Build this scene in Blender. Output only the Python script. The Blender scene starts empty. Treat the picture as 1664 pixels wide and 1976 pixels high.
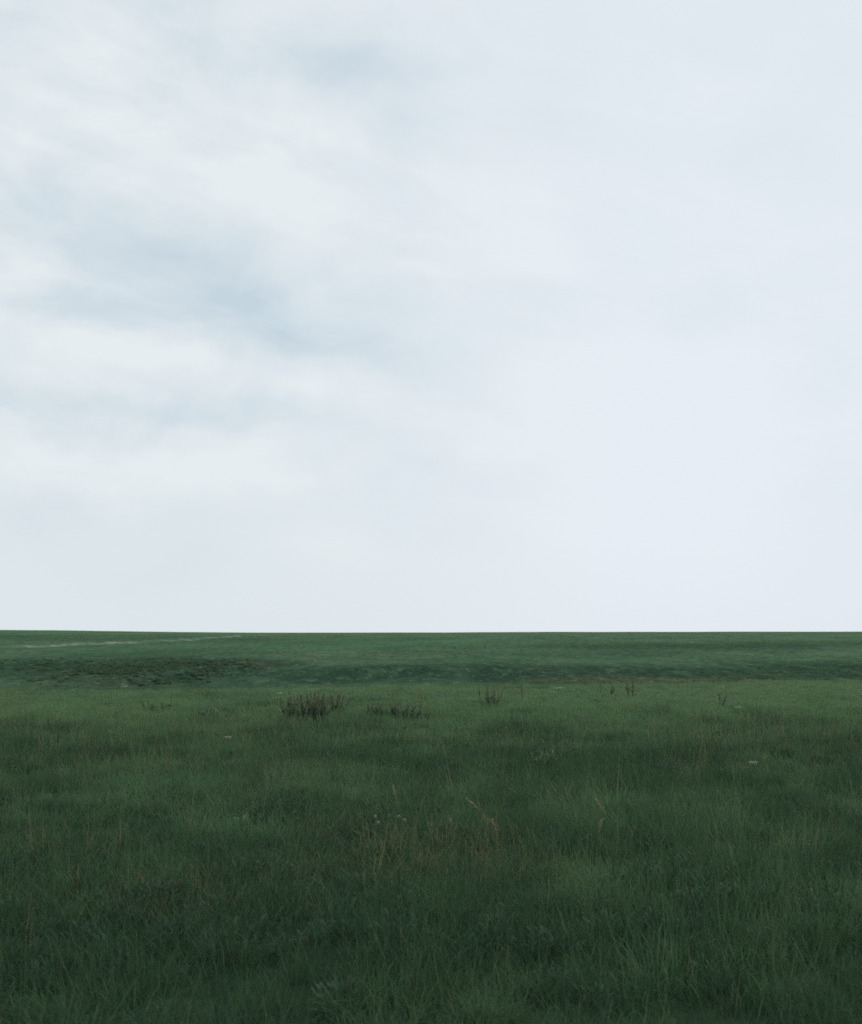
import bpy, math, random
import numpy as np
from mathutils import Vector, Matrix

# ------------------------------------------------------------------ camera, sky, sun, exposure
sc = bpy.context.scene
COL = sc.collection
EYE = 1.62
F_PX, CX, CY, W_PX = 2147.0, 832.0, 988.0, 1664.0      # focal length of the photograph in its own pixels
PITCH = math.atan((1219.0 - CY) / F_PX)

cam_d = bpy.data.cameras.new('camera')
cam = bpy.data.objects.new('camera', cam_d)
COL.objects.link(cam)
cam.location = (0, 0, EYE)
cam.rotation_euler = (math.pi / 2 + PITCH, 0, 0)
cam_d.sensor_fit = 'HORIZONTAL'
cam_d.sensor_width = 36
cam_d.lens = 36 * F_PX / W_PX
cam_d.clip_start = 0.05
cam_d.clip_end = 30000
cam_d.dof.use_dof = True
cam_d.dof.focus_distance = 17
cam_d.dof.aperture_fstop = 4.2
sc.camera = cam

sc.view_settings.view_transform = 'Standard'
sc.view_settings.look = 'None'
sc.view_settings.exposure = 0
sc.view_settings.gamma = 1
sc.render.engine = 'CYCLES'
sc.cycles.filter_width = 1.6
sc.cycles.use_denoising = False
sc.cycles.max_bounces = 6
sc.cycles.transparent_max_bounces = 4

SUN_EL, SUN_AZ = math.radians(40), math.radians(48)     # azimuth measured from the view axis (+y) towards +x
sd = bpy.data.lights.new('sun', 'SUN')
sd.energy = 1.3
sd.angle = math.radians(40)
sd.color = (1.0, 0.95, 0.87)
sun = bpy.data.objects.new('sun', sd)
COL.objects.link(sun)
sv = Vector((math.sin(SUN_AZ) * math.cos(SUN_EL), math.cos(SUN_AZ) * math.cos(SUN_EL), math.sin(SUN_EL)))
sun.rotation_euler = sv.to_track_quat('Z', 'Y').to_euler()


class NT:
    """small helper for node graphs"""
    def __init__(s, tree):
        s.t = tree
        tree.nodes.clear()

    def n(s, typ, ins=None, **kw):
        nd = s.t.nodes.new(typ)
        for k, v in kw.items():
            setattr(nd, k, v)
        for k, v in (ins or {}).items():
            s.put(nd.inputs[k], v)
        return nd

    def put(s, sock, v):
        if hasattr(v, 'is_output'):
            s.t.links.new(v, sock)
        else:
            sock.default_value = v

    def m(s, op, a, b=0.0, c=None, clamp=False):
        nd = s.n('ShaderNodeMath', operation=op, use_clamp=clamp)
        s.put(nd.inputs[0], a)
        s.put(nd.inputs[1], b)
        if c is not None:
            s.put(nd.inputs[2], c)
        return nd.outputs[0]

    def mix(s, f, a, b, mode='MIX'):
        nd = s.n('ShaderNodeMix', data_type='RGBA', blend_type=mode)
        s.put(nd.inputs[0], f)
        s.put(nd.inputs[6], a)
        s.put(nd.inputs[7], b)
        return nd.outputs[2]

    def ramp(s, f, lo, hi):
        nd = s.n('ShaderNodeMapRange', interpolation_type='SMOOTHSTEP')
        s.put(nd.inputs[0], f)
        nd.inputs[1].default_value, nd.inputs[2].default_value = lo, hi
        return nd.outputs[0]

    def noise(s, vec, scale, detail=4, rough=0.55, dist=0.0):
        nd = s.n('ShaderNodeTexNoise', noise_dimensions='3D')
        s.put(nd.inputs['Vector'], vec)
        nd.inputs['Scale'].default_value = scale
        nd.inputs['Detail'].default_value = detail
        nd.inputs['Roughness'].default_value = rough
        nd.inputs['Distortion'].default_value = dist
        return nd

    def scale(s, vec, k):
        nd = s.n('ShaderNodeMapping')
        s.put(nd.inputs[0], vec)
        nd.inputs['Scale'].default_value = k
        return nd.outputs[0]


def c4(r, g, b):
    return (r, g, b, 1.0)


def build_sky():
    w = bpy.data.worlds.new('World')
    sc.world = w
    w.use_nodes = True
    g = NT(w.node_tree)
    out = g.n('ShaderNodeOutputWorld')
    STR = 0.1
    sky = g.n('ShaderNodeTexSky', sky_type='NISHITA', sun_disc=False, sun_elevation=SUN_EL,
              sun_rotation=SUN_AZ, air_density=1.0, dust_density=2.0, ozone_density=1.5)
    tc = g.n('ShaderNodeTexCoord')
    sep = g.n('ShaderNodeSeparateXYZ', {0: tc.outputs['Generated']})
    X, Y, Z = sep.outputs
    deg = 180 / math.pi
    az = g.m('MULTIPLY', g.m('ARCTAN2', X, Y), deg)
    el = g.m('MULTIPLY', g.m('ARCSINE', Z), deg)
    # the cloud deck as a flat layer overhead: streaks converge towards the horizon
    zz = g.m('ADD', g.m('MAXIMUM', Z, 0.0), 0.16)
    u, v = g.m('DIVIDE', X, zz), g.m('DIVIDE', Y, zz)
    deck = g.n('ShaderNodeCombineXYZ', {0: u, 1: v, 2: 0.0}).outputs[0]
    n_big = g.noise(g.scale(deck, (1.0, 1.0, 1.0)), 0.9, 4, 0.5, 0.5)
    n_fine = g.noise(g.scale(deck, (0.9, 2.2, 1.0)), 2.4, 6, 0.6, 0.9)
    warp = g.noise(tc.outputs['Generated'], 5.0, 5, 0.55)
    wsep = g.n('ShaderNodeSeparateColor', {0: warp.outputs['Color']})
    azw = g.m('ADD', az, g.m('MULTIPLY', g.m('SUBTRACT', wsep.outputs[0], 0.5), 9.0))
    elw = g.m('ADD', el, g.m('MULTIPLY', g.m('SUBTRACT', wsep.outputs[1], 0.5), 7.0))

    def px(x, y):
        d = pixel_dir(x, y)
        return math.degrees(math.atan2(d.x, d.y)), math.degrees(math.asin(d.z))

    def blob(x, y, rx, ry, tilt, amp):
        """soft elongated patch of thin (amp > 0) or thick (amp < 0) cloud, centre and radii in degrees of sky"""
        a0, e0 = px(x, y)
        k = math.degrees(1 / F_PX)
        rx, ry = rx * k, ry * k
        c, s_ = math.cos(math.radians(tilt)), math.sin(math.radians(tilt))
        da, de = g.m('SUBTRACT', azw, a0), g.m('SUBTRACT', elw, e0)
        p = g.m('ADD', g.m('MULTIPLY', da, c / rx), g.m('MULTIPLY', de, -s_ / rx))
        q = g.m('ADD', g.m('MULTIPLY', da, s_ / ry), g.m('MULTIPLY', de, c / ry))
        r2 = g.m('ADD', g.m('MULTIPLY', p, p), g.m('MULTIPLY', q, q))
        return g.m('MULTIPLY', g.m('EXPONENT', g.m('MULTIPLY', r2, -1.0)), amp)

    tot = None
    for b in BLOBS:
        r = blob(*b)
        tot = r if tot is None else g.m('ADD', tot, r)
    fine = g.m('MULTIPLY', g.m('SUBTRACT', n_fine.outputs['Fac'], 0.5), 0.3)
    puff = g.noise(g.scale(tc.outputs['Generated'], (1.0, 1.0, 1.7)), 6.0, 6, 0.58, 0.6)
    fine = g.m('ADD', fine, g.m('MULTIPLY', g.m('SUBTRACT', puff.outputs['Fac'], 0.5), 1.7))
    # wisps combed along the wind, falling to the right
    ct, st_ = math.cos(math.radians(17)), math.sin(math.radians(17))
    along = g.m('SUBTRACT', g.m('MULTIPLY', azw, ct), g.m('MULTIPLY', elw, st_))
    across = g.m('ADD', g.m('MULTIPLY', azw, st_), g.m('MULTIPLY', elw, ct))
    comb = g.n('ShaderNodeCombineXYZ', {0: g.m('MULTIPLY', along, 0.075), 1: g.m('MULTIPLY', across, 0.33), 2: 4.2}).outputs[0]
    wisp = g.noise(comb, 1.0, 6, 0.58, 0.4)
    fine = g.m('ADD', fine, g.m('MULTIPLY', g.m('SUBTRACT', wisp.outputs['Fac'], 0.5), 1.1))
    big = g.m('MULTIPLY', g.m('SUBTRACT', n_big.outputs['Fac'], 0.5), 0.6)
    # the streaks fade out in the glare to the right and down at the horizon
    side = g.ramp(az, 9.0, -12.0)
    side = g.m('ADD', g.m('MULTIPLY', side, 0.75), 0.25)
    low = g.ramp(el, 1.5, 12.0)
    tex = g.m('MULTIPLY', g.m('MULTIPLY', g.m('ADD', fine, big), side), low)
    thin = g.m('ADD', g.m('ADD', g.m('MULTIPLY', tot, 0.66), tex), g.m('ADD', 0.10, g.m('MULTIPLY', side, 0.16)), clamp=True)
    k = 1 / STR
    bright = g.mix(g.ramp(az, -14.0, 14.0), c4(0.79 * k, 0.845 * k, 0.87 * k), c4(0.79 * k, 0.845 * k, 0.90 * k))
    grey = c4(0.585 * k, 0.695 * k, 0.765 * k)
    cloud = g.mix(thin, bright, grey)
    # a little open sky shines through where the deck is thin
    cover = g.m('SUBTRACT', 1.0, g.m('MULTIPLY', thin, 0.10))
    col = g.mix(cover, sky.outputs[0], cloud)
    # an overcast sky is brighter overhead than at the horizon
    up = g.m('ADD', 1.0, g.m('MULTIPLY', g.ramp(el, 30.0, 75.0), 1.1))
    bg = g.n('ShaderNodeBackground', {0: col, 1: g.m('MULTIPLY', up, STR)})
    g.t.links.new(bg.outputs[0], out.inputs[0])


def pixel_dir(px, py):
    v = Vector(((px - CX) / F_PX, 1.0, -(py - CY) / F_PX)).normalized()
    return Matrix.Rotation(PITCH, 3, 'X') @ v


# x, y, radius along, radius across (photo pixels), tilt (deg, positive = falls to the right), strength
BLOBS = [
    (380, 540, 350, 60, 20, 0.32), (170, 440, 190, 60, 10, 0.30), (430, 585, 120, 36, 22, 0.20), (390, 640, 110, 30, 14, 0.22), (200, 500, 120, 30, 24, 0.2),
    (610, 690, 270, 42, 16, 0.42), (120, 600, 150, 28, 4, 0.40), (680, 590, 150, 55, 0, 0.25),
    (260, 785, 300, 26, 9, 0.44), (690, 850, 260, 40, 9, 0.38), (740, 930, 170, 40, 6, 0.24),
    (720, 150, 260, 46, 0, 0.52), (790, 290, 110, 60, 25, 0.34), (1110, 235, 80, 70, 0, 0.22),
    (1000, 605, 170, 38, -4, 0.22), (150, 250, 150, 120, 0, 0.18), (1350, 590, 120, 60, 0, 0.16),
    (300, 1080, 200, 60, 0, 0.12), (900, 1000, 120, 60, 0, 0.10),
    (560, 370, 190, 90, 20, -0.35), (220, 670, 220, 34, 8, -0.30), (480, 750, 150, 34, 14, -0.32),
    (330, 900, 300, 50, 4, -0.35), (980, 500, 200, 60, 0, -0.2), (330, 270, 180, 90, 0, -0.25),
    (640, 1060, 160, 60, 0, -0.2), (1250, 850, 300, 300, 0, -0.3),
]
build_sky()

# ------------------------------------------------------------------ numeric helpers
rng = np.random.default_rng(7)


def _hash(ix, iy, seed):
    n = (ix.astype(np.int64) * 374761393 + iy.astype(np.int64) * 668265263 + seed * 144665) & 0x7fffffff
    n = ((n ^ (n >> 13)) * 1274126177) & 0x7fffffff
    return ((n ^ (n >> 16)) & 0xffff) / 65535.0


def vnoise(x, y, seed=0):
    x, y = np.asarray(x, float), np.asarray(y, float)
    ix, iy = np.floor(x), np.floor(y)
    fx, fy = x - ix, y - iy
    fx, fy = fx * fx * (3 - 2 * fx), fy * fy * (3 - 2 * fy)
    a, b = _hash(ix, iy, seed), _hash(ix + 1, iy, seed)
    c, d = _hash(ix, iy + 1, seed), _hash(ix + 1, iy + 1, seed)
    return (a + (b - a) * fx) * (1 - fy) + (c + (d - c) * fx) * fy


def fbm(x, y, seed=0, oct=4):
    t, a, s = 0.0, 0.5, 0.0
    for k in range(oct):
        t = t + a * vnoise(np.asarray(x) * 2 ** k + 17.3 * k, np.asarray(y) * 2 ** k - 9.1 * k, seed + k)
        s += a
        a *= 0.5
    return t / s


def sstep(a, b, x):
    t = np.clip((np.asarray(x, float) - a) / (b - a), 0, 1)
    return t * t * (3 - 2 * t)


# ------------------------------------------------------------------ terrain
_py = np.array([40, 100, 130, 150, 170, 220, 300, 400, 540, 700, 800, 1000, 1500, 3000, 9000.0])
_pz = np.array([-9, -8.8, -8.0, -6.7, -5.4, -3.9, -2.55, -1.25, 0.25, 1.35, 1.5, 0.6, -3, -9, -25.0])
_ly = np.linspace(math.log(30), math.log(9000), 900)
_lz = np.interp(_ly, np.log(_py), _pz)
_ker = np.exp(-np.linspace(-2.2, 2.2, 31) ** 2)
_ker /= _ker.sum()
_lz = np.convolve(np.pad(_lz, 15, mode='edge'), _ker, 'valid')


def far_z(y):
    return np.interp(np.log(np.maximum(y, 31)), _ly, _lz)


GULLY = []     # filled below: polylines (points, depth, width) carved into the far slope


def seg_dist(x, y, pts):
    best = np.full(np.shape(x), 1e9)
    for (ax, ay), (bx, by) in zip(pts[:-1], pts[1:]):
        dx, dy = bx - ax, by - ay
        t = np.clip(((x - ax) * dx + (y - ay) * dy) / (dx * dx + dy * dy), 0, 1)
        best = np.minimum(best, np.hypot(x - ax - t * dx, y - ay - t * dy))
    return best


def height(x, y):
    x, y = np.asarray(x, float), np.asarray(y, float)
    edge = 28.6 + np.clip(0.20 * x, -4, 3.2) + 1.2 * (fbm(x * 0.09, y * 0 + 3, 31) - 0.5)
    t = np.maximum(y - edge, 0)
    near = -np.where(t < 14, 0.0042 * t * t, 0.0042 * 196 + 0.1176 * (t - 14))
    r = np.hypot(x, y)
    fade = np.exp(-(r / 90.0) ** 2)
    near = near + fade * (0.16 * (fbm(x * 0.16, y * 0.16, 3) - 0.5) + 0.09 * (fbm(x * 0.9, y * 0.9, 5) - 0.5)) \
        + 0.0025 * x * fade
    s = x / np.maximum(y, 1)
    sky = np.interp(s, [-0.45, -0.34, -0.25, -0.15, 0.0, 0.15, 0.34, 0.5], [1.3, 0.95, 0.15, -0.55, -0.35, -0.05, 0.1, 0.3])
    farw = sstep(120, 420, y)
    far = far_z(y) + farw * sky * np.clip(y / 700, 0, 1.3)
    far = far + sstep(70, 140, y) * (2.0 * (fbm(x * 0.016, y * 0.012, 11) - 0.5) + 0.5 * (fbm(x * 0.07, y * 0.06, 15) - 0.5)) \
        * np.interp(y, [150, 400, 700], [1.0, 0.55, 0.35])
    for pts, depth, width in GULLY:
        far = far - depth * np.exp(-(seg_dist(x, y, pts) / width) ** 2)
    k = 1.2
    h = np.clip(0.5 + 0.5 * (near - far) / k, 0, 1)
    return far * (1 - h) + near * h + k * h * (1 - h) * 0.25


def ground_at(px, py, dmin=2.0, dmax=3000.0):
    """where the sight line through a photograph pixel meets the ground"""
    d = pixel_dir(px, py)
    t = np.geomspace(dmin, dmax, 6000)
    x, y, z = d.x * t, d.y * t, EYE + d.z * t
    g = z - height(x, y)
    hit = np.nonzero(g < 0)[0]
    i = hit[0] if len(hit) else len(t) - 1
    return float(x[i]), float(y[i])


def far_pts(pix):
    return [ground_at(a, b, 75.0) for a, b in pix]


_g1 = far_pts([(560, 1276), (480, 1284), (420, 1296), (350, 1306), (255, 1313)])
_g2 = far_pts([(940, 1304), (820, 1296), (720, 1300), (640, 1309)])
GULLY += [(_g1, 1.6, 5.0), (_g2, 1.0, 6.0)]


def mat(name):
    m = bpy.data.materials.new(name)
    m.use_nodes = True
    g = NT(m.node_tree)
    out = g.n('ShaderNodeOutputMaterial')
    return m, g, out


def finish(g, out, col, rough=0.7, spec=0.25, trans=0.0, bump=None, tcol=None):
    p = g.n('ShaderNodeBsdfPrincipled')
    g.put(p.inputs['Base Color'], col)
    p.inputs['Roughness'].default_value = rough
    p.inputs['Specular IOR Level'].default_value = spec
    if bump is not None:
        g.t.links.new(bump, p.inputs['Normal'])
    sh = p.outputs[0]
    if trans:
        t = g.n('ShaderNodeBsdfTranslucent')
        g.put(t.inputs[0], tcol if tcol is not None else col)
        mx = g.n('ShaderNodeMixShader', {0: trans})
        g.t.links.new(sh, mx.inputs[1])
        g.t.links.new(t.outputs[0], mx.inputs[2])
        sh = mx.outputs[0]
    g.t.links.new(sh, out.inputs[0])


def obj(name, verts, faces, material, parent=None, attrs=None, smooth=False):
    me = bpy.data.meshes.new(name)
    me.from_pydata([tuple(v) for v in verts], [], [tuple(f) for f in faces])
    for k, a in (attrs or {}).items():
        at = me.attributes.new(k, 'FLOAT', 'POINT')
        at.data.foreach_set('value', np.asarray(a, np.float32))
    if smooth:
        me.polygons.foreach_set('use_smooth', [True] * len(me.polygons))
    if material:
        me.materials.append(material)
    me.update()
    o = bpy.data.objects.new(name, me)
    COL.objects.link(o)
    if parent:
        o.parent = parent
    return o


def ground_material():
    m, g, out = mat('meadow_ground')
    tc = g.n('ShaderNodeTexCoord').outputs['Object']
    can = g.n('ShaderNodeAttribute', attribute_name='canopy').outputs['Fac']
    sedge = g.n('ShaderNodeAttribute', attribute_name='sedge').outputs['Fac']
    dry = g.n('ShaderNodeAttribute', attribute_name='dry').outputs['Fac']
    lush = g.n('ShaderNodeAttribute', attribute_name='lush').outputs['Fac']
    n1 = g.noise(g.scale(tc, (1, 0.55, 1)), 0.035, 6, 0.6).outputs['Fac']
    n2 = g.noise(g.scale(tc, (1, 0.35, 1)), 0.32, 6, 0.68).outputs['Fac']
    n3 = g.noise(tc, 1.7, 5, 0.65).outputs['Fac']
    n4 = g.noise(g.scale(tc, (1, 0.6, 1)), 0.12, 5, 0.6).outputs['Fac']
    base = g.mix(g.ramp(n1, 0.36, 0.64), c4(0.046, 0.094, 0.055), c4(0.076, 0.136, 0.078))
    base = g.mix(g.m('MULTIPLY', g.ramp(n4, 0.42, 0.68), 0.55), base, c4(0.100, 0.142, 0.080))
    base = g.mix(lush, base, c4(0.056, 0.132, 0.070))
    base = g.mix(g.m('MULTIPLY', g.ramp(n2, 0.48, 0.72), 0.50), base, c4(0.026, 0.058, 0.036))
    base = g.mix(g.m('MULTIPLY', sedge, g.m('ADD', 0.66, g.m('MULTIPLY', g.ramp(n2, 0.35, 0.6), 0.34))), base, c4(0.020, 0.041, 0.027))
    base = g.mix(g.m('MULTIPLY', dry, g.ramp(n3, 0.38, 0.62)), base, c4(0.10, 0.088, 0.056))
    soil = g.mix(g.ramp(n3, 0.35, 0.7), c4(0.014, 0.030, 0.016), c4(0.030, 0.050, 0.026))
    n5 = g.noise(g.scale(tc, (1, 0.30, 1)), 0.75, 4, 0.7).outputs['Fac']
    n6 = g.noise(g.scale(tc, (1, 0.40, 1)), 0.20, 5, 0.7, 0.4).outputs['Fac']
    base = g.mix(g.m('MULTIPLY', g.ramp(n5, 0.50, 0.70), 0.50), base, c4(0.028, 0.052, 0.032))
    base = g.mix(g.m('MULTIPLY', g.ramp(n5, 0.48, 0.32), 0.45), base, c4(0.115, 0.165, 0.090))
    base = g.mix(g.m('MULTIPLY', g.ramp(n6, 0.56, 0.70), 0.35), base, c4(0.095, 0.098, 0.062))
    col = g.mix(can, soil, base)
    hgt = g.m('ADD', g.m('MULTIPLY', n3, 0.25), g.m('MULTIPLY', n2, 0.9))
    b = g.n('ShaderNodeBump', {'Height': hgt})
    b.inputs['Strength'].default_value = 0.35
    b.inputs['Distance'].default_value = 0.6
    d = g.n('ShaderNodeBsdfDiffuse', {'Color': col, 'Roughness': 0.6, 'Normal': b.outputs[0]})
    g.t.links.new(d.outputs[0], out.inputs[0])
    return m


def ell(x, y, px, py, rx, ry_ratio):
    """soft patch on the ground around the point seen at a pixel; rx in metres, ry as a ratio of its distance"""
    gx, gy = ground_at(px, py, 75.0)
    a = (x - gx * y / gy) / rx
    b = (np.log(np.maximum(y, 1)) - math.log(gy)) / ry_ratio
    return np.exp(-(a * a + b * b))


def build_ground():
    ang = np.concatenate([np.arange(-180, -48, 6.0), np.arange(-48, 48.01, 0.32), np.arange(54, 180, 6.0)])
    ang = np.radians(ang)
    rad = [0.6]
    while rad[-1] < 9000:
        rad.append(rad[-1] * (1.022 if rad[-1] < 900 else 1.12))
    rad = np.array(rad)
    A, R = np.meshgrid(ang, rad)
    x, y = (R * np.sin(A)).ravel(), (R * np.cos(A)).ravel()
    z = height(x, y)
    back = y < 0
    z = np.where(back, 0.0025 * x * np.exp(-(np.hypot(x, y) / 90) ** 2) + z * 0, z)
    nA, nR = len(ang), len(rad)
    verts = np.column_stack([x, y, z])
    faces = []
    for i in range(nR - 1):
        for j in range(nA):
            k = (j + 1) % nA
            faces.append((i * nA + j, i * nA + k, (i + 1) * nA + k, (i + 1) * nA + j))
    verts = np.vstack([verts, [[0, 0, float(height(np.array(0.0), np.array(0.0)))]]])
    c = len(verts) - 1
    faces += [(c, (j + 1) % nA, j) for j in range(nA)]
    X, Y = verts[:, 0], verts[:, 1]
    Ys = np.maximum(Y, 1)
    wob = fbm(X * 0.03, Y * 0.02, 51)
    sedge = sum(ell(X, Ys, *e) * w for w, e in [
        (1.0, (150, 1292, 14, 0.15)), (1.0, (270, 1293, 13, 0.14)), (0.9, (380, 1290, 10, 0.12)),
        (0.7, (470, 1283, 9, 0.05)), (0.65, (700, 1300, 16, 0.07)), (0.8, (870, 1297, 16, 0.08)),
        (0.9, (1060, 1302, 22, 0.07)), (0.9, (1300, 1303, 24, 0.08)), (0.9, (1500, 1300, 18, 0.12)),
        (0.45, (160, 1232, 110, 0.25)), (0.35, (300, 1262, 30, 0.12)), (0.45, (1450, 1245, 60, 0.12)), (0.35, (1250, 1248, 50, 0.1)), (0.3, (1080, 1262, 26, 0.08))])
    sedge = sedge * 1.15 + 0.5 * (1 - sstep(165, 300, Ys)) * sstep(80, 110, Ys)
    sedge = np.clip(sedge * (0.55 + 0.9 * wob), 0, 1)
    for pts, dep, wid in GULLY:
        sedge = np.clip(sedge + 0.9 * np.exp(-(seg_dist(X, Y, pts) / 4.5) ** 2) * (0.6 + 0.6 * wob), 0, 1)
    dry = sum(ell(X, Ys, *e) * w for w, e in [
        (0.5, (1060, 1222, 120, 0.08)), (0.5, (700, 1222.5, 90, 0.06)), (0.55, (1180, 1312, 16, 0.035)), (0.4, (220, 1315, 14, 0.04)), (0.5, (470, 1277, 8, 0.02)),
        (0.42, (1150, 1224, 160, 0.05)), (0.35, (1350, 1229, 120, 0.04)), (0.3, (760, 1224, 120, 0.05)),
        (0.3, (1420, 1313, 20, 0.04)), (0.35, (620, 1268, 18, 0.04)), (0.35, (720, 1262, 18, 0.03))])
    dry = np.clip(dry * (0.5 + wob), 0, 1)
    lush = sum(ell(X, Ys, *e) * w for w, e in [
        (0.9, (480, 1303, 12, 0.07)), (0.5, (560, 1290, 14, 0.08)), (0.4, (800, 1245, 60, 0.15)), (0.3, (300, 1255, 40, 0.1))])
    lush = np.clip(lush, 0, 1)
    canopy = np.maximum(0.85 * sstep(13, 25, Y) + 0.15 * sstep(40, 60, Y), sstep(60, 75, np.hypot(X, Y)))
    o = obj('ground', verts, faces, ground_material(), None,
            {'canopy': canopy, 'sedge': sedge, 'dry': dry, 'lush': lush}, smooth=True)
    o['kind'] = 'structure'
    return o


build_ground()


# ------------------------------------------------------------------ plant materials
def blade_material(name, lo, hi, straw, trans=0.3, straw_at=0.9, rough=0.6, spec=0.12):
    """leaf colour from the clump it grows in (tint) and the single blade (bl)"""
    m, g, out = mat(name)
    tint = g.n('ShaderNodeAttribute', attribute_type='INSTANCER', attribute_name='tint').outputs['Fac']
    drya = g.n('ShaderNodeAttribute', attribute_type='INSTANCER', attribute_name='dryness').outputs['Fac']
    bl = g.n('ShaderNodeAttribute', attribute_name='bl').outputs['Fac']
    a = g.m('ADD', g.m('MULTIPLY', tint, 0.68), g.m('MULTIPLY', bl, 0.32), clamp=True)
    col = g.mix(a, c4(*lo), c4(*hi))
    d = g.ramp(g.m('ADD', bl, g.m('MULTIPLY', drya, 0.6)), straw_at, straw_at + 0.12)
    col = g.mix(d, col, c4(*straw))
    finish(g, out, col, rough, spec, trans)
    return m


M_GRASS = blade_material('grass_blade', (0.023, 0.056, 0.028), (0.128, 0.222, 0.102), (0.17, 0.168, 0.085), 0.5, 0.93)
M_HERB = blade_material('herb_leaf', (0.024, 0.062, 0.034), (0.060, 0.112, 0.050), (0.07, 0.052, 0.035), 0.35)
M_SCRUB = blade_material('scrub_leaf', (0.050, 0.098, 0.056), (0.092, 0.150, 0.080), (0.08, 0.065, 0.045), 0.25, 0.9, 0.95, 0.0)


def plain(name, a, b, scale=30.0, trans=0.0, rough=0.75):
    m, g, out = mat(name)
    tc = g.n('ShaderNodeTexCoord').outputs['Object']
    f = g.ramp(g.noise(tc, scale, 4, 0.6).outputs['Fac'], 0.35, 0.65)
    finish(g, out, g.mix(f, c4(*a), c4(*b)), rough, 0.04, trans)
    return m


M_STEM = plain('weed_stem', (0.085, 0.078, 0.055), (0.12, 0.095, 0.068))
M_SEED = plain('weed_seed', (0.100, 0.084, 0.058), (0.140, 0.114, 0.080), 40, 0.1)
M_LEAF = plain('weed_leaf', (0.066, 0.122, 0.072), (0.105, 0.160, 0.086), 14, 0.25)
M_LEAF_PALE = plain('pale_leaf', (0.070, 0.135, 0.065), (0.10, 0.16, 0.08), 14, 0.3)
M_STRAW = plain('straw', (0.25, 0.23, 0.12), (0.33, 0.29, 0.17), 40, 0.2)
M_GREENSTALK = plain('green_stalk', (0.075, 0.115, 0.06), (0.11, 0.14, 0.075), 40, 0.2)
M_PETAL = plain('white_floret', (0.24, 0.26, 0.21), (0.36, 0.37, 0.31), 60, 0.2)
M_CLOVER = plain('clover_floret', (0.28, 0.30, 0.26), (0.42, 0.42, 0.38), 90, 0.2)
M_CHALK = None


# ------------------------------------------------------------------ grass (stuff)
class Blades:
    def __init__(s):
        s.v, s.f, s.a = [], [], []

    def blade(s, base, yaw, length, width, lean, curl, segs=3, val=None):
        """a flat tapering blade that leans and droops"""
        val = random.random() if val is None else val
        dx, dy = math.cos(yaw), math.sin(yaw)
        tw = yaw + math.pi / 2 + random.uniform(-0.6, 0.6)
        wx, wy = math.cos(tw), math.sin(tw)
        n0 = len(s.v)
        x, y, z = base
        a = lean
        st = length / segs
        for k in range(segs):
            w = width * (1 - 0.75 * (k / segs) ** 1.6) * 0.5
            s.v += [(x - wx * w, y - wy * w, z), (x + wx * w, y + wy * w, z)]
            s.a += [val, val]
            x += math.sin(a) * dx * st
            y += math.sin(a) * dy * st
            z += math.cos(a) * st
            a += curl / segs
        s.v.append((x, y, z))
        s.a.append(val)
        for k in range(segs - 1):
            b = n0 + 2 * k
            s.f.append((b, b + 1, b + 3, b + 2))
        b = n0 + 2 * (segs - 1)
        s.f.append((b, b + 1, n0 + 2 * segs))

    def leaf(s, base, yaw, length, width, lean, curl, val=None):
        """a broader leaf, widest in the middle"""
        val = random.random() if val is None else val
        dx, dy = math.cos(yaw), math.sin(yaw)
        wx, wy = -dy, dx
        x, y, z = base
        a = lean
        n0 = len(s.v)
        segs = 4
        st = length / segs
        for k in range(segs + 1):
            w = width * 0.5 * (math.sin(math.pi * (0.08 + 0.88 * k / segs)) ** 0.8)
            s.v += [(x - wx * w, y - wy * w, z), (x + wx * w, y + wy * w, z)]
            s.a += [val, val]
            x += math.sin(a) * dx * st
            y += math.sin(a) * dy * st
            z += math.cos(a) * st
            a += curl / segs
        for k in range(segs):
            b = n0 + 2 * k
            s.f.append((b, b + 1, b + 3, b + 2))

    def proto(s, name, material):
        me = bpy.data.meshes.new(name)
        me.from_pydata(s.v, [], s.f)
        at = me.attributes.new('bl', 'FLOAT', 'POINT')
        at.data.foreach_set('value', np.asarray(s.a, np.float32))
        me.materials.append(material)
        me.update()
        return bpy.data.objects.new(name, me)


def tuft(i, n, rad, lmin, lmax, wid, material, stalks=0):
    random.seed(100 + i)
    b = Blades()
    for _ in range(n):
        r, t = rad * math.sqrt(random.random()), random.uniform(0, 2 * math.pi)
        yaw = t + random.gauss(0, 1.0)
        b.blade((r * math.cos(t), r * math.sin(t), -0.02), yaw, random.uniform(lmin, lmax) * random.choice([1, 1, 0.7, 1.2]),
                wid * random.uniform(0.6, 1.25), random.uniform(0.05, 0.55), random.uniform(0.2, 1.5))
    for _ in range(stalks):
        r, t = rad * math.sqrt(random.random()), random.uniform(0, 2 * math.pi)
        b.blade((r * math.cos(t), r * math.sin(t), 0), t, lmax * random.uniform(1.3, 1.9), wid * 0.55, random.uniform(0, 0.3),
                random.uniform(0, 0.3), 3, random.choice([0.5, 0.8, 0.97]))
    return b.proto('grass_tuft', material)


def herb(i, material):
    random.seed(300 + i)
    b = Blades()
    for _ in range(44):
        r, t = 0.12 * math.sqrt(random.random()), random.uniform(0, 2 * math.pi)
        b.leaf((r * math.cos(t), r * math.sin(t), random.uniform(0.01, 0.10)), t + random.gauss(0, 0.5), random.uniform(0.022, 0.055),
               random.uniform(0.007, 0.013), random.uniform(0.1, 0.9), random.uniform(0.3, 1.1))
    return b.proto('herb', material)


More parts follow.
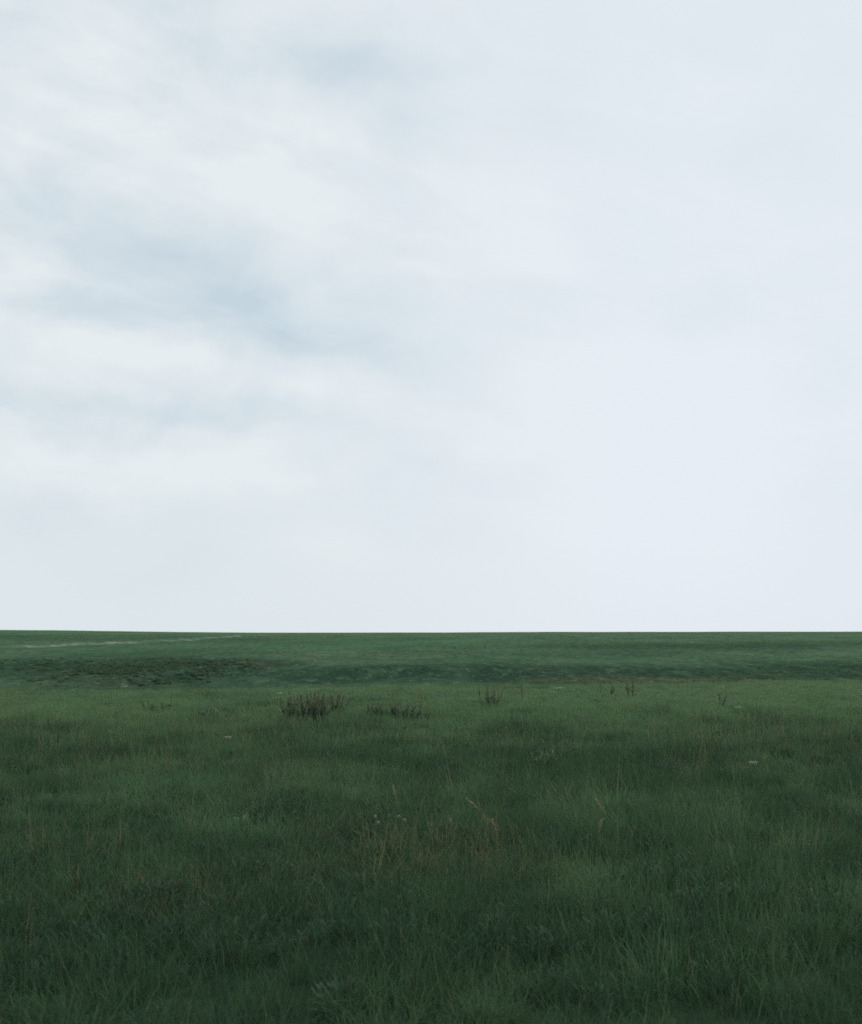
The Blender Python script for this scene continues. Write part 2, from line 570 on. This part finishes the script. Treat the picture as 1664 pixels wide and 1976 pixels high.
def scrub_bush(i, material):
    random.seed(500 + i)
    b = Blades()
    lobes = [(random.uniform(-0.5, 0.5), random.uniform(-0.4, 0.4), random.uniform(0.15, 0.6), random.uniform(0.25, 0.5)) for _ in range(5)]
    for _ in range(260):
        lx, ly, lz, lr = random.choice(lobes)
        d = Vector((random.gauss(0, 1), random.gauss(0, 1), random.gauss(0, 0.8))).normalized() * lr * random.uniform(0.5, 1.05)
        b.leaf((lx + d.x, ly + d.y, max(0.0, lz + d.z)), random.uniform(0, 6.28), random.uniform(0.10, 0.2), random.uniform(0.06, 0.11),
               random.uniform(0.2, 1.6), random.uniform(0, 0.8))
    for _ in range(14):
        t = random.uniform(0, 6.28)
        b.blade((0.3 * math.cos(t), 0.3 * math.sin(t), 0), t, random.uniform(0.6, 1.0), 0.03, random.uniform(0, 0.5), 0.3, 3, 0.95)
    return b.proto('scrub_bush', material)


def scatter(name, protos, pts, variant, rot, scl, tint, dryness):
    """one object of stuff: the plants stand at the vertices of its mesh"""
    me = bpy.data.meshes.new(name)
    me.vertices.add(len(pts))
    me.vertices.foreach_set('co', np.asarray(pts, np.float32).ravel())
    for k, a, t in (('variant', variant, 'INT'), ('tint', tint, 'FLOAT'), ('dryness', dryness, 'FLOAT')):
        at = me.attributes.new(k, t, 'POINT')
        at.data.foreach_set('value', np.asarray(a, np.int32 if t == 'INT' else np.float32))
    for k, a in (('rot', rot), ('scl', scl)):
        at = me.attributes.new(k, 'FLOAT_VECTOR', 'POINT')
        at.data.foreach_set('vector', np.asarray(a, np.float32).ravel())
    me.update()
    me.materials.append(protos[0].data.materials[0])
    o = bpy.data.objects.new(name, me)
    COL.objects.link(o)
    t = bpy.data.node_groups.new(name + '_growth', 'GeometryNodeTree')
    t.interface.new_socket('Geometry', in_out='INPUT', socket_type='NodeSocketGeometry')
    t.interface.new_socket('Geometry', in_out='OUTPUT', socket_type='NodeSocketGeometry')
    N, L = t.nodes, t.links
    gi, go = N.new('NodeGroupInput'), N.new('NodeGroupOutput')

    def attr(nm, ty):
        a = N.new('GeometryNodeInputNamedAttribute')
        a.data_type = ty
        a.inputs['Name'].default_value = nm
        return a.outputs['Attribute']
    va, ro, sl = attr('variant', 'INT'), attr('rot', 'FLOAT_VECTOR'), attr('scl', 'FLOAT_VECTOR')
    join = N.new('GeometryNodeJoinGeometry')
    for i, p in enumerate(protos):
        oi = N.new('GeometryNodeObjectInfo')
        oi.inputs['Object'].default_value = p
        oi.inputs['As Instance'].default_value = False
        cmp = N.new('FunctionNodeCompare')
        cmp.data_type, cmp.operation = 'INT', 'EQUAL'
        ia = [s for s in cmp.inputs if s.type == 'INT']
        L.new(va, ia[0])
        ia[1].default_value = i
        iop = N.new('GeometryNodeInstanceOnPoints')
        L.new(gi.outputs[0], iop.inputs['Points'])
        L.new(cmp.outputs['Result'], iop.inputs['Selection'])
        L.new(oi.outputs['Geometry'], iop.inputs['Instance'])
        L.new(ro, iop.inputs['Rotation'])
        L.new(sl, iop.inputs['Scale'])
        L.new(iop.outputs[0], join.inputs[0])
    L.new(join.outputs[0], go.inputs[0])
    md = o.modifiers.new('growth', 'NODES')
    md.node_group = t
    o['kind'] = 'stuff'
    return o


def wedge(y0, y1, dens, slope=0.44, pad=4.0):
    """random points on the ground between two depths, a wedge wider than the picture"""
    ymid = np.linspace(y0, y1, 200)
    wdt = 2 * (slope * ymid + pad)
    n = int(np.trapezoid(wdt, ymid) * dens) if hasattr(np, 'trapezoid') else int(np.trapz(wdt, ymid) * dens)
    cdf = np.cumsum(wdt)
    y = np.interp(rng.random(n) * cdf[-1], cdf, ymid)
    x = (rng.random(n) * 2 - 1) * (slope * y + pad)
    return x, y


def meadow():
    protos = [tuft(i, 46, 0.11, 0.08, 0.20, 0.0042, M_GRASS, 2 if i % 2 else 0) for i in range(6)]
    protos += [tuft(10 + i, 40, 0.20, 0.09, 0.22, 0.009, M_GRASS, 3 if i % 2 else 0) for i in range(6)]
    protos += [herb(i, M_HERB) for i in range(3)]
    protos += [tuft(70 + i, 60, 0.12, 0.14, 0.28, 0.0060, M_GRASS, 3) for i in range(3)]
    xs, ys, vs, ss = [], [], [], []
    for y0, y1, dens, coarse, sc_ in ((0.8, 9, 110, 0, 1.0), (9, 15, 85, 0, 1.15), (15, 26, 30, 1, 1.0), (26, 62, 15, 1, 1.05)):
        x, y = wedge(y0, y1, dens)
        n = len(x)
        v = rng.integers(0, 6, n) + 6 * coarse
        hb = rng.random(n) < np.clip(0.5 * (fbm(x * 0.7, y * 0.7, 91) - 0.38), 0.02, 0.3)
        v = np.where(hb, rng.integers(12, 15, n), v)
        xs.append(x), ys.append(y), vs.append(v), ss.append(np.full(n, sc_))
    x, y, v, s = map(np.concatenate, (xs, ys, vs, ss))
    rough = rng.random(len(x)) < np.where(y < 15, 0.016, 0.04) * sstep(0.40, 0.62, fbm(x * 0.8, y * 0.7, 95, 3)) * 2
    v = np.where(rough & (y < 24), rng.integers(15, 18, len(x)), v)
    clump = 0.6 * fbm(x * 0.55, y * 0.55, 61, 4) + 0.4 * fbm(x * 2.2, y * 2.0, 65, 3)
    broad = fbm(x * 0.10, y * 0.13, 71, 4)
    n = len(x)
    keep = rng.random(n) < 0.50 + 0.8 * sstep(0.30, 0.55, fbm(x * 1.9, y * 1.7, 63, 3))
    hgt = (0.42 + 1.2 * clump + 0.3 * (broad - 0.5)) * (0.75 + 0.5 * rng.random(n)) * (1 - 0.5 * sstep(17, 27, y))
    wid = s * (0.85 + 0.4 * rng.random(n))
    tint = np.clip(0.37 + 1.1 * (broad - 0.5) + 1.2 * (fbm(x * 0.9, y * 0.7, 81) - 0.5) + 1.0 * (fbm(x * 3.1, y * 2.3, 87, 3) - 0.5) - 0.5 * sstep(0.56, 0.70, fbm(x * 1.5, y * 1.1, 88, 3)) + 0.45 * (rng.random(n) - 0.5)
                   - 0.36 + 0.20 * sstep(4, 12, y) + 0.75 * sstep(12, 27, y), 0, 1)  # tint by distance paints in near self-shade and lit blade tips at the edge
    rt = v >= 15
    tint = np.where(rt, np.clip(tint + 0.25 * (rng.random(n) - 0.2), 0, 1), tint)
    dryness = np.clip(0.12 * rt + 1.5 * (fbm(x * 0.7, y * 0.6, 85) - 0.47) * rng.random(n) + 0.3 * np.exp(-((x - 0.4) / 0.9) ** 2 - ((y - 7.9) / 0.7) ** 2) + 0.30 * sstep(20, 30, y) * fbm(x * 0.25, y * 0.2, 86) , 0, 0.5)
    z = height(x, y)
    pts = np.column_stack([x, y, z])[keep]
    rot = np.column_stack([rng.normal(0, 0.18, n), rng.normal(0, 0.18, n), rng.random(n) * 6.283])[keep]
    scl = np.column_stack([wid, wid, hgt * s])[keep]
    scatter('grass', protos, pts, v[keep], rot, scl, tint[keep], dryness[keep])


def far_tussocks():
    protos = [tuft(40 + i, 26, 0.45, 0.14, 0.40, 0.045, M_GRASS) for i in range(5)]
    n = 30000
    y = np.exp(rng.uniform(math.log(110), math.log(520), n))
    x = (rng.random(n) * 2 - 1) * 0.48 * y
    c = fbm(x * 0.05, y * 0.035, 111)
    keep = rng.random(n) < sstep(0.38, 0.62, c) * 0.8 + 0.12
    x, y = x[keep], y[keep]
    n = len(x)
    s = np.interp(y, [110, 300, 520], [0.6, 0.85, 1.2]) * (0.6 + 0.8 * rng.random(n))
    tint = np.clip(0.10 + 0.9 * (fbm(x * 0.03, y * 0.02, 113) - 0.4) + 0.85 * rng.random(n), 0, 1)
    dry = 0.5 * (rng.random(n) < 0.10)
    scatter('tussock_grass', protos, np.column_stack([x, y, height(x, y)]), rng.integers(0, 5, n),
            np.column_stack([np.zeros(n), np.zeros(n), rng.random(n) * 6.283]), np.column_stack([s, s, s * 0.8]), tint, dry)


def gully_scrub():
    """the thicket in the hollow of the far slope: one dark mass"""
    protos = [scrub_bush(i, M_SCRUB) for i in range(5)]
    xs, ys, sz = [], [], []
    spots = [((150, 1292), 12, 0.13, 150, 1.0), ((260, 1292), 11, 0.12, 170, 1.0), ((370, 1288), 9, 0.10, 120, 0.9),
             ((440, 1284), 7, 0.05, 50, 0.7), ((700, 1299), 14, 0.05, 70, 0.6), ((860, 1297), 14, 0.06, 110, 0.7),
             ((1060, 1304), 20, 0.05, 120, 0.7), ((1300, 1304), 22, 0.06, 150, 0.7), ((1500, 1302), 16, 0.08, 110, 0.8)]
    for (px, py), rx, ry, n, s in spots:
        n, s = (int(n * 5), s * 0.46) if px < 500 else (int(n * 1.6), s * 0.42)
        gx, gy = ground_at(px, py, 75.0)
        y = gy * np.exp(rng.normal(0, ry * 0.6, n))
        x = gx * y / gy + rng.normal(0, rx * 0.65, n)
        xs.append(x), ys.append(y), sz.append(s * rng.uniform(0.45, 1.15, n))
    x, y, s = map(np.concatenate, (xs, ys, sz))
    ok = rng.random(len(x)) < sstep(0.30, 0.55, fbm(x * 0.12, y * 0.07, 121, 3)) * 0.9 + 0.1
    x, y, s = x[ok], y[ok], s[ok] * (0.6 + 0.8 * fbm(x[ok] * 0.25, y[ok] * 0.15, 123, 2))
    n = len(x)
    scatter('scrub', protos, np.column_stack([x, y, height(x, y) - 0.1]), rng.integers(0, 5, n),
            np.column_stack([np.zeros(n), np.zeros(n), rng.random(n) * 6.283]),
            np.column_stack([s * 1.5, s * 1.5, s * 0.9]), rng.random(n), 0.25 * (rng.random(n) < 0.25))


meadow()
far_tussocks()
gully_scrub()


# ------------------------------------------------------------------ the pale track on the far slope
def build_track():
    m, g, out = mat('chalk_track')
    tc = g.n('ShaderNodeTexCoord').outputs['Object']
    f = g.ramp(g.noise(g.scale(tc, (1, 0.5, 1)), 0.16, 6, 0.7).outputs['Fac'], 0.47, 0.62)
    f2 = g.noise(tc, 0.9, 4, 0.6).outputs['Fac']
    chalk = g.mix(f2, c4(0.10, 0.12, 0.085), c4(0.20, 0.205, 0.165))
    finish(g, out, g.mix(f, c4(0.050, 0.098, 0.058), chalk), 0.95, 0.0)
    for pix, wd, hh in (([(-160, 1259), (-60, 1254), (20, 1250), (110, 1246), (210, 1242), (310, 1237), (400, 1232), (500, 1225.5)], 4.0, 0.42),):
        p = [ground_at(a, b, 75.0) for a, b in pix]
        P = np.array(p)
        t = np.linspace(0, len(P) - 1, 240)
        cx = np.interp(t, range(len(P)), P[:, 0]) + 3 * (fbm(t * 1.3, t * 0, 5) - 0.5)
        cy = np.interp(t, range(len(P)), P[:, 1]) + 14 * (fbm(t * 1.1, t * 0 + 4, 6) - 0.5)
        tx, ty = np.gradient(cx), np.gradient(cy)
        ln = np.hypot(tx, ty)
        nx, ny = -ty / ln, tx / ln
        v, fc = [], []
        prof = [(-1.3, -0.4), (-0.55, 0.85), (0.0, 1.0), (0.55, 0.85), (1.3, -0.4)]
        for k in range(len(t)):
            for a, b in prof:
                x, y = cx[k] + nx[k] * a * wd, cy[k] + ny[k] * a * wd
                v.append((x, y, float(height(np.array(x), np.array(y))) + hh * b * (0.7 + 0.5 * vnoise(k * 0.3, 1.5, 4))))
        for k in range(len(t) - 1):
            for j in range(4):
                q = k * 5 + j
                fc.append((q, q + 1, q + 6, q + 5))
        o = obj('track', v, fc, m, smooth=True)
        o['kind'] = 'structure'


build_track()


# ------------------------------------------------------------------ weeds, stalks and flowers that stand out one by one
def thing(name, label, cat, px, py, group=None, dmin=2.0):
    x, y = ground_at(px, py, dmin)
    o = bpy.data.objects.new(name, None)
    COL.objects.link(o)
    o.empty_display_size = 0.1
    o.location = (x, y, float(height(np.array(x), np.array(y))))
    o['label'], o['category'] = label, cat
    if group:
        o['group'] = group
    o['_d'] = math.hypot(x, y)
    return o


def tube(path, r0, r1, sides=5):
    v, f = [], []
    n = len(path)
    for i, p in enumerate(path):
        r = r0 + (r1 - r0) * i / (n - 1)
        for k in range(sides):
            a = 2 * math.pi * k / sides
            v.append((p[0] + r * math.cos(a), p[1] + r * math.sin(a), p[2]))
    for i in range(n - 1):
        for k in range(sides):
            q = (k + 1) % sides
            f.append((i * sides + k, i * sides + q, (i + 1) * sides + q, (i + 1) * sides + k))
    f.append(tuple((n - 1) * sides + k for k in range(sides)))
    return v, f


def stem_path(x, y, h, lx, ly, bend, n=8):
    p = []
    for i in range(n):
        t = i / (n - 1)
        p.append((x + lx * t + bend[0] * t * t, y + ly * t + bend[1] * t * t, h * t))
    return p


def flake(v, f, c, size):
    """a tiny seed or floret: a small tilted double face"""
    a = Vector((random.gauss(0, 1), random.gauss(0, 1), random.gauss(0, 1))).normalized()
    b = a.orthogonal().normalized()
    d = a.cross(b)
    n = len(v)
    for s1, s2 in ((1, 0), (0, 0.7), (-1, 0), (0, -0.7)):
        q = Vector(c) + (b * s1 + d * s2) * size
        v.append(tuple(q))
    f.append((n, n + 1, n + 2, n + 3))


def panicle(path, t0, spread, count, size):
    n = len(path)
    v, f = tube(path[int(t0 * (n - 1)):], size * 0.6, size * 0.4)
    for _ in range(count):
        t = t0 + (1 - t0) * random.random() ** 0.85
        i = min(int(t * (n - 1)), n - 2)
        u = t * (n - 1) - i
        c = Vector(path[i]).lerp(Vector(path[i + 1]), u)
        s = spread * (1.15 - 0.75 * (t - t0) / (1 - t0))
        c += Vector((random.gauss(0, s), random.gauss(0, s), random.gauss(0, s * 0.7)))
        flake(v, f, c, size * random.uniform(0.6, 1.3))
    return v, f


def weed(label, px, py, seed, stems, rx, ry, h, lean=0.10, leafy=60, leaf_mat=None, heads=True, skew=None, leaf_len=0.22,
         cat='weed', name='dock_weed', group='dark weeds standing above the meadow grass', seedn=150):
    random.seed(seed)
    o = thing(name, label, cat, px, py, group)
    for k in range(stems):
        a, r = random.uniform(0, 6.28), math.sqrt(random.random())
        x, y = rx * r * math.cos(a), ry * r * math.sin(a)
        hh = h * random.uniform(0.6, 1.05) * (skew(x / max(rx, 1e-3)) if skew else 1)
        lx = lean * (x / max(rx, 0.05)) * hh * 1.6 + random.gauss(0, 0.05 * hh)
        p = stem_path(x, y, hh, lx, random.gauss(0, 0.06 * hh), (random.gauss(0, 0.04), random.gauss(0, 0.04)))
        # the stem with its short side leaves
        tv, tf = tube(p, 0.007, 0.003)
        b = Blades()
        for _ in range(7):
            t = random.uniform(0.1, 0.65)
            q = Vector(p[0]).lerp(Vector(p[-1]), t)
            b.leaf(tuple(q), random.uniform(0, 6.28), random.uniform(0.06, 0.13), random.uniform(0.015, 0.03), random.uniform(0.2, 0.9), 0.8)
        nv, nf = len(tv), len(tf)
        st = obj('stem', tv + b.v, tf + [tuple(i + nv for i in q) for q in b.f], M_STEM, o)
        st.data.materials.append(leaf_mat or M_LEAF)
        for k2, pg in enumerate(st.data.polygons):
            pg.material_index = int(k2 >= nf)
        if heads:
            obj('seed_head', *panicle(p, random.uniform(0.4, 0.65), 0.020, int(seedn * 0.75), 0.0075), M_SEED, st)
    if leafy:
        b = Blades()
        for _ in range(leafy):
            a, r = random.uniform(0, 6.28), math.sqrt(random.random())
            x, y = rx * 1.05 * r * math.cos(a), ry * 1.05 * r * math.sin(a)
            b.leaf((x, y, random.uniform(0, h * 0.35)), random.uniform(0, 6.28), leaf_len * random.uniform(0.6, 1.3),
                   leaf_len * random.uniform(0.09, 0.18), random.uniform(0.05, 0.9), random.uniform(0.3, 1.2))
        obj('foliage', b.v, b.f, leaf_mat or M_LEAF, o)
    return o


def dry_stalk(label, px, py, seed, h, lx, straw=True, head=True, n=1):
    random.seed(seed)
    o = thing('grass_stalk', label, 'grass stalk', px, py, 'pale grass stalks rising from the meadow')
    m = M_STRAW if straw else M_GREENSTALK
    for k in range(n):
        p = stem_path(random.gauss(0, 0.02) * (k > 0), random.gauss(0, 0.02), h * (1 - 0.2 * k), lx * (1 + random.gauss(0, 0.3) * (k > 0)),
                      random.gauss(0, 0.03), (lx * 0.4, 0), 9)
        st = obj('stem', *tube(p, 0.0030, 0.0018), m, o)
        if head:
            obj('seed_head', *panicle(p, 0.62, 0.007, 90, 0.0055), m, st)
    b = Blades()
    for _ in range(5):
        b.blade((random.gauss(0, 0.01), random.gauss(0, 0.01), 0), random.uniform(0, 6.28), h * random.uniform(0.4, 0.7), 0.005,
                random.uniform(0.1, 0.5), random.uniform(0.5, 1.4), 4)
    obj('foliage', b.v, b.f, m, o)
    return o


def umbel(label, px, py, seed, h, rad, heads=1):
    random.seed(seed)
    o = thing('umbel_flower', label, 'wildflower', px, py, 'white umbel flowers in the meadow')
    for k in range(heads):
        p = stem_path(random.gauss(0, 0.06) * (k > 0), random.gauss(0, 0.05) * (k > 0), h * random.uniform(0.88, 1), random.gauss(0, 0.03), 0,
                      (0.02, 0), 6)
        st = obj('stem', *tube(p, 0.004, 0.0025), M_GREENSTALK, o)
        v, f = [], []
        top = Vector(p[-1])
        for _ in range(150):
            a, r = random.uniform(0, 6.28), rad * math.sqrt(random.random())
            c = top + Vector((r * math.cos(a), r * math.sin(a), 0.015 - 0.12 * r + random.gauss(0, 0.005)))
            flake(v, f, c, 0.009)
        for j in range(12):      # the rays that carry the florets
            a = 6.283 * j / 12
            n = len(v)
            q = top + Vector((rad * 0.8 * math.cos(a), rad * 0.8 * math.sin(a), 0))
            w = Vector((-math.sin(a), math.cos(a), 0)) * 0.002
            b0 = top - Vector((0, 0, 0.02))
            v += [tuple(b0 - w), tuple(b0 + w), tuple(q + w), tuple(q - w)]
            f.append((n, n + 1, n + 2, n + 3))
        obj('flower_head', v, f, M_PETAL, st)
    return o


def clover(label, px, py, seed, h):
    random.seed(seed)
    o = thing('clover_flower', label, 'wildflower', px, py, 'white clover heads in the near grass')
    p = stem_path(0, 0, h, random.gauss(0, 0.02), 0, (0.01, 0), 6)
    st = obj('stem', *tube(p, 0.0022, 0.0016), M_GREENSTALK, o)
    v, f = [], []
    for _ in range(110):
        d = Vector((random.gauss(0, 1), random.gauss(0, 1), random.gauss(0.2, 1))).normalized()
        flake(v, f, Vector(p[-1]) + d * 0.010, 0.0045)
    obj('flower_head', v, f, M_CLOVER, st)
    b = Blades()
    for j in range(3):
        b.leaf((0, 0, h * 0.55), 2.1 * j + random.random(), 0.022, 0.018, 1.2, 0.3)
    obj('foliage', b.v, b.f, M_LEAF_PALE, o)
    return o


def place_weeds():
    weed('broad dense clump of dark weeds with rusty brown seed tops, widest in the meadow', 592, 1392, 1, 34, 0.44, 0.24, 0.50, 0.12, 130, seedn=140)
    weed('sparse dark weed whose tall stems splay to the right, beside the broad dense clump', 640, 1382, 2, 10, 0.20, 0.10, 0.52, 0.30, 30,
         skew=lambda u: 0.85 + 0.25 * u)
    weed('dark green leafy weed clump right of the broad brown-topped clump', 785, 1392, 3, 16, 0.27, 0.16, 0.40, 0.15, 80, heads=False)
    weed('low brownish weed between the broad clump and the dark green leafy clump', 722, 1385, 4, 7, 0.14, 0.1, 0.26, 0.1, 24, seedn=80)
    weed('small dark upright weed cluster just below the meadow edge, near the middle of the field', 940, 1366, 5, 9, 0.24, 0.12, 0.46, 0.14, 16, seedn=60)
    weed('lone thin reddish stalk right of the small dark upright cluster', 1008, 1358, 6, 1, 0.02, 0.02, 0.55, 0.0, 0)
    weed('short rusty weed on the meadow edge with a thick round seed head, on the right', 1183, 1345, 7, 2, 0.05, 0.03, 0.32, 0.1, 4)
    weed('thin rust-coloured stalk leaning at the meadow edge, left of the thick round seed head', 1160, 1340, 8, 1, 0.02, 0.02, 0.42, 0.2, 0)
    weed('pair of tall reddish stalks at the meadow edge, right of the thick round seed head', 1219, 1348, 9, 3, 0.09, 0.04, 0.44, 0.05, 4)
    weed('isolated brown weed stalk far to the right in the shaded meadow', 1392, 1368, 10, 2, 0.04, 0.03, 0.36, 0.15, 3)
    weed('faded brown weed patch on the left of the meadow, higher of the two', 300, 1378, 11, 8, 0.30, 0.18, 0.25, 0.15, 10, seedn=60)
    weed('small faded brown weed patch between the higher left patch and the broad clump', 405, 1390, 12, 6, 0.20, 0.12, 0.24, 0.15, 8, seedn=60)
    weed('pale bright green leafy plant standing out in the mid meadow', 1050, 1492, 13, 6, 0.10, 0.08, 0.33, 0.25, 34, leaf_mat=M_LEAF_PALE,
         heads=False, leaf_len=0.14, cat='leafy plant', name='leafy_plant', group='pale leafy plants in the meadow')
    weed('low yellow-green leafy plant in the near grass on the left', 455, 1605, 14, 3, 0.07, 0.05, 0.14, 0.3, 26, leaf_mat=M_LEAF_PALE,
         heads=False, leaf_len=0.10, cat='leafy plant', name='leafy_plant', group='pale leafy plants in the meadow')
    S = dry_stalk
    S('tan seed-headed grass stalk leaning left at the near left of the dry cluster', 876, 1622, 21, 0.17, -0.02, n=2)
    S('long straw stalk leaning steeply to the left above the dry cluster', 948, 1592, 22, 0.22, -0.15)
    S('short thick tan seed head on the left of the dry cluster', 948, 1612, 23, 0.16, -0.04, n=2)
    S('bright tan seed head at the right of the dry cluster', 962, 1630, 24, 0.18, -0.03, n=2)
    S('bent straw blade lying to the right above the dry cluster', 1012, 1548, 25, 0.16, -0.13, head=False)
    S('tall dry stalk leaning left, right of the dry cluster', 1184, 1600, 26, 0.24, -0.10)
    S('upright pale seed stalk just below the tall left-leaning dry stalk', 1152, 1628, 27, 0.19, 0.03)
    S('thin pale green stalk standing upright in the mid meadow', 682, 1545, 28, 0.33, 0.01, straw=False)
    S('fine pale green stalk left of the thin upright one', 645, 1552, 29, 0.26, 0.0, straw=False, head=False)
    S('slender tan stalk with drooping tip between the pale green stalks and the dry cluster', 770, 1566, 30, 0.24, -0.04)
    S('thin green stalk standing alone in the near grass on the left', 530, 1600, 31, 0.22, 0.02, straw=False)
    U = umbel
    U('largest white umbel flower, on the meadow edge right of the lone thin stalk', 1076, 1345, 41, 0.24, 0.10, 2)
    U('smaller white umbel just below and left of the largest one', 1065, 1353, 42, 0.22, 0.06)
    U('white umbel on the meadow edge farthest to the left', 240, 1340, 43, 0.22, 0.08, 2)
    U('small white umbel on the meadow edge right of the rusty stalks', 1256, 1333, 44, 0.24, 0.055)
    U('pale flat umbel in the shaded grass below the right meadow edge', 1424, 1386, 45, 0.22, 0.07)
    U('pale umbel at the meadow edge between the small right one and the shaded one', 1391, 1344, 46, 0.24, 0.065)
    U('tiny cream umbel at the meadow edge near the sparse splaying weed', 541, 1358, 47, 0.24, 0.07)
    U('pale umbel alone in the mid meadow on the left', 440, 1452, 48, 0.20, 0.05)
    U('pale flat umbel low in the dark grass at the far right', 1452, 1502, 49, 0.18, 0.05)
    C = clover
    C('white clover head, topmost left of four in the near grass', 722, 1612, 51, 0.145)
    C('white clover head, topmost right of four in the near grass', 766, 1612, 52, 0.145)
    C('white clover head, rightmost of four in the near grass', 786, 1619, 53, 0.145)
    C('white clover head, lowest of four in the near grass', 725, 1625, 54, 0.145)


place_weeds()
for o in sc.objects:
    if '_d' in o:
        del o['_d']
